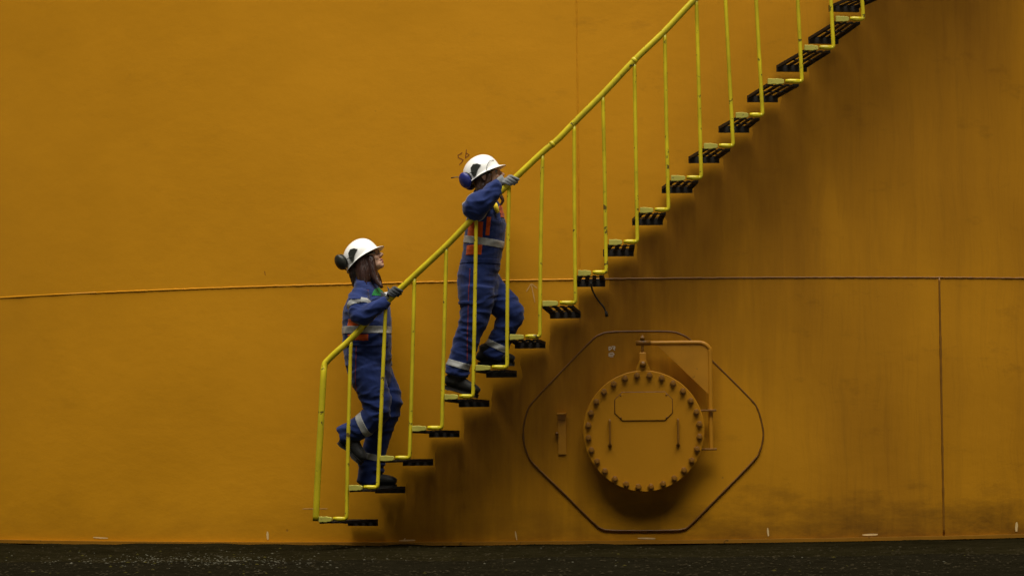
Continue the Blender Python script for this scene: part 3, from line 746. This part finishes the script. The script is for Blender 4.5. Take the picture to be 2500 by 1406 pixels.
def build_person(P, cfg):
    p = P.p; root = P.root
    limbs = cfg['limbs']; torso = cfg['torso']
    # --- coverall
    g = G(); inner = G()
    pts = [p(x, y) for x, y, a, b in torso]
    g.tube(pts, [a for *_, a, b in torso], 24, side=Y, ry=[b for *_, b in torso], dome=True)
    inner.tube(pts, [a * .8 for *_, a, b in torso], 18, side=Y, ry=[b * .8 for *_, b in torso], dome=True)
    LP = {}
    for nm, L in limbs.items():
        q = [p(x, y, yy) for x, y, yy, *_ in L]
        LP[nm] = q
        q2 = smooth_path(q, 4); 
        ra = []; rb = []
        for i in range(len(L) - 1):
            for k in range(4):
                t = k / 4; ra.append(L[i][3] + (L[i + 1][3] - L[i][3]) * t); rb.append((L[i][3] + (L[i + 1][3] - L[i][3]) * t) * .92)
        ra.append(L[-1][3]); rb.append(L[-1][3] * .92)
        g.tube(q2, ra, 20, side=Y if 'leg' in nm else None, ry=rb if 'leg' in nm else None)
        inner.tube(q2[:-4], [r * .62 for r in ra[:-4]], 14, dome=True)
    # collar
    nb, nt_ = p(*cfg['neck'][0]), p(*cfg['neck'][1])
    g.tube([nb + (nt_ - nb) * t for t in (0, .3, .5)], [.085, .082, .08], 18, side=Y)
    cov = remesh(g, .0075, 6)
    # folds: ridged noise stretched across each limb, stronger near bends
    bends = [p(*b[:3]) for b in cfg['bends']]; bs = [b[3] for b in cfg['bends']]
    def fold(c, n):
        wv = Vector((c.x + .03 * nz(c, (6, 6, 6), 3), c.y, c.z + .05 * nz(c, (7, 4, 7), 9)))
        a = 1 - abs(nz(wv, (7, 5, 17), 1.3)) * 2.6
        b2 = 1 - abs(nz(wv, (11, 8, 26), 7.7)) * 2.4
        e = nz(c, (5, 5, 4), 5)
        wgt = .35 + sum(k * math.exp(-((c - q).length / .13) ** 2) for q, k in zip(bends, bs))
        return (.0088 * a + .0048 * b2) * min(1.5, wgt) + .006 * e - .004
    displace(cov, fold)
    cov.materials.append(M_blue)
    suit = link('coverall', cov, root)
    # --- bands, panels, piping
    for (bp, bd, half, ctr, rmax, nm, mt, yr) in cfg['bands']:
        a = p(*bp); d = (p(*bd) - a).normalized()
        cc = p(*ctr)
        keep = (lambda f, n, cc=cc, rmax=rmax, yr=yr: (f - cc).length < rmax and yr[0] <= f.y <= yr[1])
        patch(cov, [(a + d * half, d), (a - d * half, -d)], keep, .0025, mt, nm, suit)
    for (x0, y0, x1, y1, yy, mt, nm, off, face, skew) in cfg['panels']:
        A, B, Cc, D = p(x0 + skew, y0, yy), p(x1 + skew, y0, yy), p(x1, y1, yy), p(x0, y1, yy)
        pl = []
        mid = (A + B + Cc + D) / 4
        for u, v in ((A, B), (B, Cc), (Cc, D), (D, A)):
            e = (v - u); nn = Vector((e.z, 0, -e.x)).normalized()
            if (mid - u).dot(nn) > 0: nn = -nn
            pl.append((u, nn))
        keep = (lambda f, n, face=face, mid=mid: n.dot(Vector(face)) > .12 and (f - mid).length < (A - Cc).length * .5 + .075 and (f.y < .02 if face[1] < 0 else True))
        patch(cov, pl, keep, off, mt, nm, suit)
    # --- boots
    for nm, (heel, toe, ank, yy, hr) in cfg['boots'].items():
        h, t_, a = p(*heel, yy), p(*toe, yy), p(*ank, yy)
        d = (t_ - h).normalized(); up = Vector((-d.z, 0, d.x)); 
        if up.z < 0 and abs(up.z) > .3: up = -up
        L = (t_ - h).length
        b = G()
        st = [(-.0, .020, .030, .028), (.06, .040, .038, .040), (.22, .055, .040, .055), (.42, .050, .040, .050), (.62, .040, .044, .040), (.8, .036, .046, .036), (.93, .030, .042, .030), (1.0, .024, .028, .022)]
        q = [h + d * (L * s_) + up * (hh + .018) for s_, hh, w_, v_ in st]
        b.tube(q, [v_ for *_, v_ in st], 16, side=Y, ry=[w_ for _, _, w_, _ in st], dome=False)
        b.tube([h + d * (L * .24) + up * .05, h + d * (L * .22) + (a - h).normalized() * .0 + up * .12, a], [.052, .054, .056], 16, side=Y, dome=False)
        bm_ = remesh(b, .006, 3); bm_.materials.append(M_boot)
        bo = link('boot', bm_, root)
        so_ = G(); ol_ = [(-.01, .026), (.03, .032), (.15, .034), (.35, .031), (.5, .034), (.7, .042), (.85, .043), (.96, .034), (1.01, .016)]
        lv = [h + d * (L * s_) + Y * w_ for s_, w_ in ol_] + [h + d * (L * s_) - Y * w_ for s_, w_ in reversed(ol_)]
        nl = len(lv); arch = lambda i: (.010 if (ol_[i][0] if i < len(ol_) else list(reversed(ol_))[i - len(ol_)][0]) in (.35, .5) else 0)
        V = [v + up * arch(i) for i, v in enumerate(lv)] + [v + up * .026 for v in lv]
        F = [tuple(range(nl)), tuple(reversed(range(nl, 2 * nl)))] + [(i, (i + 1) % nl, nl + (i + 1) % nl, nl + i) for i in range(nl)]
        bevel(obj('sole', V, F, M_sole, bo, False), .004)
        inner.tube(q[1:-1], [v_ * .5 for *_, v_ in st[1:-1]], 10, side=Y, ry=[w_ * .5 for _, _, w_, _ in st[1:-1]])
        inner.tube([q[2], a, a + (a - q[2]) * .5], [.028, .03, .03], 10)
    # --- hands
    for hd in cfg['hands']:
        if hd['rail']:
            c = P.I @ cyl(*wall_at(*hd['at'], OW - .06), OW - .06)
            i = min(range(1, len(RAILW) - 1), key=lambda i: (P.I @ RAILW[i] - c).length)
            t = ((P.I.to_3x3() @ (RAILW[i + 2] - RAILW[i - 2]))).normalized()
            c = P.I @ RAILW[i] + t * (c - P.I @ RAILW[i]).dot(t)
            o_ = (Vector((0, -1, 0)) - t * Vector((0, -1, 0)).dot(t)).normalized()
            u = t.cross(-o_).normalized()
            if u.z < 0: u = -u
            rr = .0215 + .0115
            wr = p(*hd['wrist'])
            hg = G(); hk = G()
            kn = []
            for f in range(4):
                s0 = .046 - .0205 * f; ln = (150, 165, 158, 130)[f]; a0 = 98
                path = []
                for k in range(9):
                    th = math.radians(a0 - ln * k / 8); adv = hd.get('adv', .03) * k / 8
                    rad = rr + (.004 if k == 0 else 0) + (.002 if k in (3, 4) else 0)
                    path.append(c + t * (s0 + adv) + (o_ * math.cos(th) + u * math.sin(th)) * rad)
                fr = (.0105, .0112, .0108, .0095)[f]
                hg.tube(path, [fr * 1.12, fr * 1.1, fr * 1.05, fr * 1.1, fr, fr * .98, fr * .97, fr * .93, fr * .85], 10, dome=True)
                kn.append(path[0])
            # palm: from the wrist to the knuckles, lying on top of the rail
            kc = (kn[0] + kn[3]) / 2
            mid = c + t * (-.030) + u * (rr + .012) - o_ * .006
            hg.tube([wr + (mid - wr) * .1, wr + (mid - wr) * .55, mid, kc + u * .002], [.026, .026, .024, .017], 14, side=t if abs(t.dot((mid - wr).normalized())) < .6 else -o_, ry=[.032, .038, .042, .044])
            tb = [mid - o_ * .012 + t * .0, c + t * (.005) - o_ * (rr + .006) + u * .014, c + t * .032 - o_ * (rr + .004) - u * .006, c + t * .05 - o_ * (rr - .004) - u * .02]
            hg.tube(smooth_path(tb, 3), [.017] * 3 + [.0135] * 4 + [.012] * 2 + [.010], 10, dome=True)
            hg.tube([wr + (wr - mid) * .25, wr + (mid - wr) * .3], [.026, .028], 14, dome=False)
        else:
            wr = p(*hd['wrist']); tip = p(*hd['at']); d = (tip - wr).normalized(); hg = G()
            fwd = Vector((1, 0, 0)); fwd = (fwd - d * fwd.dot(d)).normalized(); sdv = d.cross(fwd)
            hg.tube([wr - d * .03, wr, wr + d * .05, wr + d * .09], [.030, .034, .042, .040], 14, side=sdv, ry=[.026, .022, .019, .016])
            for f in range(4):
                b0 = wr + d * .088 + fwd * (.030 - .020 * f); ln = (.075, .082, .076, .060)[f]
                hg.tube([b0, b0 + d * ln * .4 - sdv * .004, b0 + d * ln * .7 - sdv * .016, b0 + d * ln * .9 - sdv * .030], [.0112, .0108, .0102, .009], 10, dome=True)
            b0 = wr + d * .03 + fwd * .034
            hg.tube([b0, b0 + d * .03 + fwd * .018, b0 + d * .058 + fwd * .02 - sdv * .012], [.015, .013, .0105], 10, dome=True)
        hm = remesh(hg, .0035, 2); hm.materials.append(hd['mat'])
        gl = link('glove', hm, root)
        inner.V += []; 
        ig = G(); ig.V = [v.copy() for v in hg.V]; ig.F = hg.F
        if hd['rail']:
            aa = kc + u * .0; dd = (kc - mid).normalized() if (kc - mid).length > 1e-4 else o_
            patch(hm, [], (lambda f, n, mid=mid, wr=wr, u=u: n.dot(u) > .55 and (f - (mid * .65 + wr * .35)).length < .030), .0018, M_gw, 'glove_patch', gl)
            inner.tube([wr, mid], [.02, .016], 10)
        else: inner.tube([wr, wr + d * .08], [.02, .012], 10)
    # --- head and body skin
    hc = p(*cfg['head']); tilt = math.radians(cfg['tilt'])
    HR = Matrix.Translation(hc) @ Matrix.Rotation(math.radians(cfg.get('turn', 0)), 4, 'Z') @ Matrix.Rotation(-tilt, 4, 'Y')
    h = G()
    h.ell((-.014, 0, .036), (.097, .075, .086), HR); h.ell((.034, 0, -.028), (.054, .058, .086), HR)
    h.ell((.010, 0, -.060), (.062, .054, .044), HR); h.ell((.066, 0, -.096), (.023, .026, .019), HR); h.ell((.048, 0, -.080), (.040, .042, .030), HR)
    h.tube([HR @ Vector(v) for v in ((.084, 0, .012), (.096, 0, -.012), (.109, 0, -.032))], [.008, .0095, .0115], 10, dome=True)
    for s_ in (-1, 1):
        h.ell((.098, s_ * .0115, -.038), (.011, .008, .008), HR, 12, 8)
        h.ell((.064, s_ * .031, -.034), (.024, .021, .024), HR, 14, 8)
        h.ell((-.010, s_ * .075, -.012), (.018, .009, .031), HR, 12, 8)
        h.tube([HR @ Vector((.081, s_ * .012, .019)), HR @ Vector((.076, s_ * .042, .019))], [.009, .008], 10, dome=True)
    h.ell((.086, 0, -.062), (.014, .024, .0085), HR, 14, 8); h.ell((.083, 0, -.078), (.0135, .021, .0085), HR, 14, 8)
    nk = HR @ Vector((-.022, 0, -.055)); inner.V += h.V[:0]
    k0 = len(inner.V); inner.add(h.V, h.F)
    inner.tube([nk, nk + (nb - nk) * .5, nb, nb + (nb - nk) * .5], [.058, .056, .062, .085], 16, side=Y)
    bmh = remesh(inner, .0045, 3)
    bmh.materials.append(M_skin); bmh.materials.append(M_lip)
    HI = HR.inverted()
    for f in bmh.polygons:
        c = HI @ Vector(f.center)
        if c.x > .088 and abs(c.y) < .022 and -.086 < c.z < -.055: f.material_index = 1
    body = link('body', bmh, root)
    for s_ in (-1, 1):
        e = G().ell((.0715, s_ * .030, -.002), (.0115, .0135, .0105), HR, 14, 10).obj('eye', M_eye, body)
        G().ell((.0795, s_ * .030, .000), (.0045, .0055, .0055), HR, 10, 8).obj('iris', M_iris, e)
        G().tube([HR @ Vector((.082, s_ * (.030 + q), .0085 - abs(q) * .25)) for q in (-.015, 0, .015)], .0022, 6).obj('eyelid', M_hair, e)
        G().tube([HR @ Vector((.086 - abs(q) * .25, s_ * (.032 + q), .0265 - q * .12)) for q in (-.016, 0, .018)], .0035, 6).obj('eyebrow', cfg['hairmat'], body)
    # --- hard hat
    HT = HR @ Matrix.Rotation(-math.radians(cfg['hat_tilt']), 4, 'Y') @ Matrix.Translation((-.022, 0, .018))
    V = []; F = []; nr, nn = 14, 48
    def hat(fr, a):
        """fr 0 apex .. 1 rim; beyond 1 the brim"""
        ca, sa = math.cos(a), math.sin(a)
        rx, ry = (.128 if ca > 0 else .134), .108
        if fr <= 1:
            k_ = math.sin(fr * math.pi / 2) ** .92; zz = .126 * math.cos(fr * math.pi / 2) ** .86
            ridge = .0065 * math.exp(-(sa * k_ / .16) ** 2) * (1 if fr < .85 else 0) * math.sin(min(1, (1 - fr) * 3) * math.pi / 2)
            back = -.012 * max(0, -ca) * fr
            return Vector((rx * ca * k_, ry * sa * k_, zz + ridge + back))
        e = fr - 1
        front = max(0, ca) ** 2.2
        out_ = .009 + .036 * front + .004 * max(0, -ca)
        return Vector((rx * ca + out_ * e * ca, ry * sa + out_ * e * sa * .9, -.012 * max(0, -ca) - .010 * e - .012 * front * e))
    rings = [i / nr for i in range(1, nr + 1)] + [1.35, 1.7, 2.0]
    V = [hat(0, 0)] + [hat(fr, 2 * math.pi * i / nn) for fr in rings for i in range(nn)]
    F = [(0, 1 + i, 1 + (i + 1) % nn) for i in range(nn)]
    for j in range(len(rings) - 1):
        for i in range(nn): F.append((1 + j * nn + i, 1 + (j + 1) * nn + i, 1 + (j + 1) * nn + (i + 1) % nn, 1 + j * nn + (i + 1) % nn))
    V = [HT @ v for v in V]
    hato = obj('hard_hat', V, F, M_white, root)
    q = hato.modifiers.new('solid', 'SOLIDIFY'); q.thickness = .0035; q.offset = -1
    q = hato.modifiers.new('sub', 'SUBSURF'); q.levels = 1; q.render_levels = 1
    # dark hanger for the muffs at the side of the hat, and the parked muffs
    for s_ in (-1, 1):
        gg = G()
        prof = [(-.048, .026), (-.036, .060), (-.014, .072), (.010, .062), (.024, .046), (.002, .036), (-.018, .022), (-.034, .004), (-.046, .004)]
        outv = []; inv = []
        for x, z in prof:
            k_ = math.sqrt(max(.02, 1 - (z / .13) ** 2)); yv = .108 * k_ * math.sqrt(max(.05, 1 - (x / (.131 * k_)) ** 2))
            outv.append(HT @ Vector((x, s_ * (yv + .008), z))); inv.append(HT @ Vector((x, s_ * (yv - .006), z)))
        npf = len(prof)
        gg.add(outv + inv, [tuple(range(npf)), tuple(reversed(range(npf, 2 * npf)))] + [(i, (i + 1) % npf, npf + (i + 1) % npf, npf + i) for i in range(npf)])
        bevel(gg.obj('muff_hanger', M_black, hato, False), .006, 3)
        mc = Vector(cfg['muff']) ; mc = Vector((mc.x, s_ * mc.y, mc.z))
        mu = G().ell((0, 0, 0), (.050, .030, .056), HT @ Matrix.Translation(mc) @ Matrix.Rotation(math.radians(s_ * 42), 4, 'Z') @ Matrix.Rotation(.25, 4, 'Y'), 24, 14).obj('ear_muff', cfg['muffmat'], hato)
        G().ell((0, 0, 0), (.046, .014, .051), HT @ Matrix.Translation(mc) @ Matrix.Rotation(math.radians(s_ * 42), 4, 'Z') @ Matrix.Rotation(.25, 4, 'Y') @ Matrix.Translation((0, -s_ * .024, 0)), 20, 10).obj('cushion', M_black, mu)
        wv = [HT @ Vector(v) for v in ((-.030, s_ * .110, .03), (-.085, s_ * .098, .036), (-.125, s_ * .088, .025), (mc.x, mc.y, mc.z + .03))]
        G().tube(smooth_path(wv, 4), .0025, 6).obj('muff_arm', M_black, hato)
    # sweat band and cradle inside
    bnd = [HT @ Vector((.100 * math.cos(2 * math.pi * i / 32), .084 * math.sin(2 * math.pi * i / 32), -.010)) for i in range(33)]
    G().tube(bnd, .0035, 6, side=HT.to_3x3() @ Vector((0, 0, 1)), ry=.014, cap=False).obj('sweat_band', M_black, hato)
    # round emblem on the front
    for rad, mt, dx in ((.013, M_sticker2, 0), (.0085, M_sticker, .0012)):
        cen = hat(.63, .22); nrm = (hat(.63, .22) - Vector((0, 0, -.02))).normalized()
        tx = nrm.cross(Vector((0, 0, 1))).normalized(); ty = nrm.cross(tx)
        vv = [HT @ (cen + nrm * (.0035 + dx) + tx * rad * math.cos(2 * math.pi * i / 16) + ty * rad * math.sin(2 * math.pi * i / 16)) for i in range(16)]
        obj('emblem', vv, [tuple(range(16))], mt, hato, False)
    # --- hair
    hg = G()
    hg.ell((-.030, 0, .018), (.090, .083, .082), HR)
    for hp in cfg['hair']:
        hg.tube(smooth_path([p(x, y, yy) for x, y, yy, r in hp], 3), sum([[hp[i][3] + (hp[i + 1][3] - hp[i][3]) * k / 3 for k in range(3)] for i in range(len(hp) - 1)], []) + [hp[-1][3]], 12, dome=True)
    hm = remesh(hg, .005, 3)
    displace(hm, lambda c, n: .004 * nz(c, (70, 70, 9), 2) + .005 * nz(c, (25, 25, 5), 4))
    hm.materials.append(cfg['hairmat']); hair = link('hair', hm, root)
    rnd = random.Random(3)
    for hp in cfg['hair']:
        for k in range(cfg.get('locks', 14)):
            q = [p(x + rnd.uniform(-.6, .6) * r * 300, y + rnd.uniform(-2, 4), yy - r * rnd.uniform(.2, 1.0)) for x, y, yy, r in hp]
            G().tube(smooth_path(q, 4), [.0022] * (4 * (len(q) - 1)) + [.0008], 5).obj('lock', cfg['hairmat'], hair)
    # --- safety glasses
    if cfg.get('glasses'):
        gl = empty('safety_glasses'); gl.parent = root
        for s_ in (-1, 1):
            pr = [HR @ Vector(v) for v in ((.100, s_ * .008, .008), (.098, s_ * .030, .013), (.088, s_ * .052, .010), (.086, s_ * .054, -.010), (.095, s_ * .034, -.022), (.101, s_ * .010, -.014))]
            G().tube(smooth_path(pr, 3, True), .0016, 6, cap=False).obj('rim', M_wire, gl)
            G().tube([HR @ Vector(v) for v in ((.087, s_ * .054, .006), (.04, s_ * .070, .008), (-.02, s_ * .076, .004))], .0018, 6).obj('temple', M_wire, gl)
    return dict(suit=suit, hat=hato, HT=HT, HR=HR, cov=cov, body=body, inner=inner)

A = Person(900, oe[1][1] + .01, 'worker in blue coverall and white hard hat with black ear muffs, looking up')
cfgA = dict(
    torso=[(893, 704, .080, .150), (897, 726, .132, .180), (896, 755, .158, .188), (896, 800, .168, .180), (897, 845, .166, .178), (899, 885, .160, .185), (905, 918, .140, .180)],
    neck=[(893, 700), (899, 655)],
    limbs={
        'leg_far': [(912, 900, .085, .120), (932, 945, .09, .112), (949, 985, .09, .095), (933, 1035, .09, .088), (917, 1090, .09, .085), (907, 1140, .09, .092), (897, 1181, .09, .080)],
        'leg_near': [(893, 900, -.085, .122), (910, 950, -.09, .110), (922, 1003, -.09, .088), (898, 1030, -.09, .082), (864, 1050, -.09, .076), (832, 1064, -.09, .066)],
        'arm_near': [(880, 722, -.165, .072), (877, 744, -.225, .074), (882, 768, -.265, .067), (905, 760, -.28, .060), (928, 746, -.27, .050), (940, 736, -.262, .042), (947, 731, -.262, .036)],
        'arm_far': [(898, 722, .165, .072), (918, 762, .20, .072), (926, 812, .22, .066), (930, 850, .22, .056), (933, 872, .22, .046)]},
    bends=[(884, 778, -.27, 1.3), (922, 1003, -.09, 1.2), (949, 985, .09, .9), (900, 920, 0, .8), (900, 1170, .09, .9), (895, 845, -.1, .5), (880, 725, -.19, .6), (840, 1063, -.09, .8)],
    bands=[((897, 806, 0), (897, 700, 0), .024, (897, 806, 0), .30, 'waist_band', M_refl, (-.205, .205)),
           ((880, 750, -.22), (884, 778, -.265), .019, (880, 752, -.235), .105, 'sleeve_band', M_refl, (-.36, -.135)),
           ((912, 1114, .09), (905, 1150, .09), .021, (912, 1114, .09), .135, 'trouser_band', M_refl, (-.02, .3)),
           ((889, 1036, -.09), (838, 1063, -.09), .023, (889, 1036, -.09), .115, 'trouser_band', M_refl, (-.25, .0)),
           ],
    panels=[(846, 779, 876, 798, -.17, M_orange, 'side_panel', .0018, (0, -1, 0), 4), (846, 816, 899, 831, -.17, M_orange, 'side_panel', .0018, (0, -1, 0), 0),
            (911, 690, 941, 722, -.10, M_green, 'chest_badge', .004, (.5, -.6, 0), 4), (924, 705, 937, 708, -.10, M_gtext, 'badge_print', .0062, (.5, -.6, 0), 0),
            (858, 707, 893, 709, -.2, M_red, 'yoke_piping', .002, (0, -1, .2), 0), (873, 838, 875, 985, -.1, M_red, 'leg_piping', .002, (0, -1, 0), 4), (862, 727, 890, 732, -.2, M_blue, 'pocket_flap', .005, (0, -1, 0), 0),
            (838, 834, 960, 846, 0, M_blue, 'waist_belt', .003, (0, -1, 0), 0)],
    boots={'far': ((878, 1193), (967, 1191), (903, 1150), .09, 0), 'near': ((826, 1082), (880, 1134), (847, 1063), -.09, 0)},
    hands=[dict(rail=True, at=(958, 724), wrist=(946, 731, -.262), mat=M_glove), dict(rail=False, at=(938, 915), wrist=(933, 876, .22), mat=M_glove)],
    head=(894, 631), tilt=29, hat_tilt=6, muff=(-.122, .084, .050), muffmat=M_black, hairmat=M_hair, glasses=True,
    hair=[[(884, 632, -.050, .050), (886, 660, -.062, .052), (890, 685, -.075, .046), (888, 704, -.09, .028)], [(866, 640, 0, .05), (870, 670, 0, .05), (872, 692, 0, .035)], [(905, 632, -.058, .026), (909, 660, -.064, .032), (918, 682, -.075, .026), (931, 700, -.09, .012)],
          [(905, 650, .06, .03), (918, 676, .06, .03), (932, 700, .05, .014)]])
pa = build_person(A, cfgA)

B = Person(1172, oe[4][1] + .01, 'worker in blue coverall with blue ear muffs and grey gloves, higher on the stair')
cfgB = dict(
    torso=[(1183, 488, .080, .150), (1184, 508, .115, .185), (1187, 545, .135, .190), (1182, 590, .138, .182), (1175, 635, .134, .176), (1166, 675, .142, .182), (1167, 712, .140, .180)],
    neck=[(1183, 482), (1190, 450)],
    limbs={
        'leg_far': [(1185, 700, .09, .118), (1216, 732, .09, .108), (1247, 766, .09, .090), (1232, 805, .09, .078), (1212, 850, .09, .076), (1203, 872, .09, .078)],
        'leg_near': [(1165, 700, -.09, .124), (1162, 745, -.095, .112), (1152, 790, -.10, .092), (1137, 835, -.10, .086), (1123, 880, -.10, .080), (1114, 915, -.10, .080)],
        'arm_near': [(1176, 502, -.15, .078), (1163, 506, -.22, .086), (1166, 505, -.275, .080), (1188, 483, -.27, .070), (1207, 462, -.262, .056), (1217, 452, -.258, .046), (1224, 448, -.260, .038)],
        'arm_far': [(1186, 505, .16, .074), (1192, 552, .20, .070), (1194, 600, .21, .062), (1196, 640, .21, .052), (1197, 662, .21, .044)]},
    bends=[(1168, 505, -.29, 1.3), (1247, 766, .09, 1.2), (1152, 800, -.1, 1.3), (1180, 705, 0, 1.0), (1115, 915, -.1, 1.0), (1200, 480, -.28, .8), (1205, 870, .09, .8)],
    bands=[((1182, 592, 0), (1190, 540, 0), .024, (1182, 592, 0), .29, 'waist_band', M_refl, (-.205, .205)),
           ((1121, 890, -.10), (1114, 915, -.10), .021, (1121, 890, -.10), .12, 'trouser_band', M_refl, (-.3, .0)),
           ((1211, 843, .09), (1203, 860, .09), .021, (1211, 843, .09), .12, 'trouser_band', M_refl, (-.0, .3)),
           ((1164, 506, -.235), (1166, 505, -.30), .018, (1164, 506, -.24), .125, 'sleeve_band', M_refl, (-.4, -.17))],
    panels=[(1139, 542, 1178, 580, -.17, M_orange, 'side_panel', .0018, (0, -1, 0), 3), (1135, 598, 1175, 622, -.17, M_orange, 'side_panel', .0018, (0, -1, 0), 3),
            (1185, 530, 1194, 575, -.17, M_orange, 'chest_stripe', .0018, (0, -1, 0), 5), (1229, 508, 1242, 537, -.05, M_green, 'chest_badge', .005, (1, -.2, 0), 0),
            (1222, 500, 1228, 530, -.08, M_orange, 'lapel', .003, (.6, -.5, 0), -5),
            (1137, 655, 1139, 880, -.2, M_red, 'leg_piping', .002, (0, -1, 0), 8), (1218, 640, 1221, 690, -.1, M_red, 'front_piping', .002, (.3, -1, 0), 4),
            (1116, 735, 1158, 742, -.2, M_blue, 'pocket_flap', .007, (0, -1, 0), 0), (1122, 634, 1222, 645, 0, M_blue, 'waist_belt', .003, (0, -1, 0), 0)],
    boots={'far': ((1168, 893), (1255, 893), (1198, 850), .09, 0), 'near': ((1083, 948), (1165, 972), (1118, 905), -.10, 0)},
    hands=[dict(rail=True, at=(1238, 452), wrist=(1223, 449, -.260), mat=M_glove2, adv=.035), dict(rail=False, at=(1200, 705), wrist=(1197, 666, .21), mat=M_glove2)],
    head=(1188, 428), tilt=17, hat_tilt=11, muff=(-.115, .084, .010), muffmat=M_muffblue, hairmat=M_hair2, glasses=False,
    hair=[[(1196, 424, -.070, .018), (1193, 444, -.076, .024), (1186, 466, -.072, .022)], [(1172, 440, -.04, .045), (1174, 458, -.05, .042), (1178, 474, -.06, .03)], [(1214, 462, -.05, .016), (1222, 478, -.06, .014), (1228, 490, -.06, .011), (1222, 500, -.06, .006)]])
pb = build_person(B, cfgB)
# yellow strap on the chest of the higher worker, chin cord over the hat, and its radio aerial
q = [B.p(x, y, yy) for x, y, yy in ((1208, 497, -.12), (1211, 507, -.135), (1216, 520, -.13))]
G().tube(smooth_path(q, 3), [.012, .016, .017, .017, .016, .014, .010], 10).obj('yellow_strap', M_yelhi, pb['suit'])
HT = pb['HT']
q = [HT @ Vector(v) for v in ((.118, -.040, .040), (.095, -.078, .044), (.062, -.104, .018), (.048, -.116, -.014), (.040, -.100, -.05))]
G().tube(smooth_path(q, 4), .0018, 6).obj('cord', M_black, pb['hat'])
q = [HT @ Vector(v) for v in ((-.128, -.03, .045), (-.165, -.04, .068), (-.196, -.045, .078))]
G().tube(q, [.003, .003, .0045], 6).obj('aerial', M_black, pb['hat'])
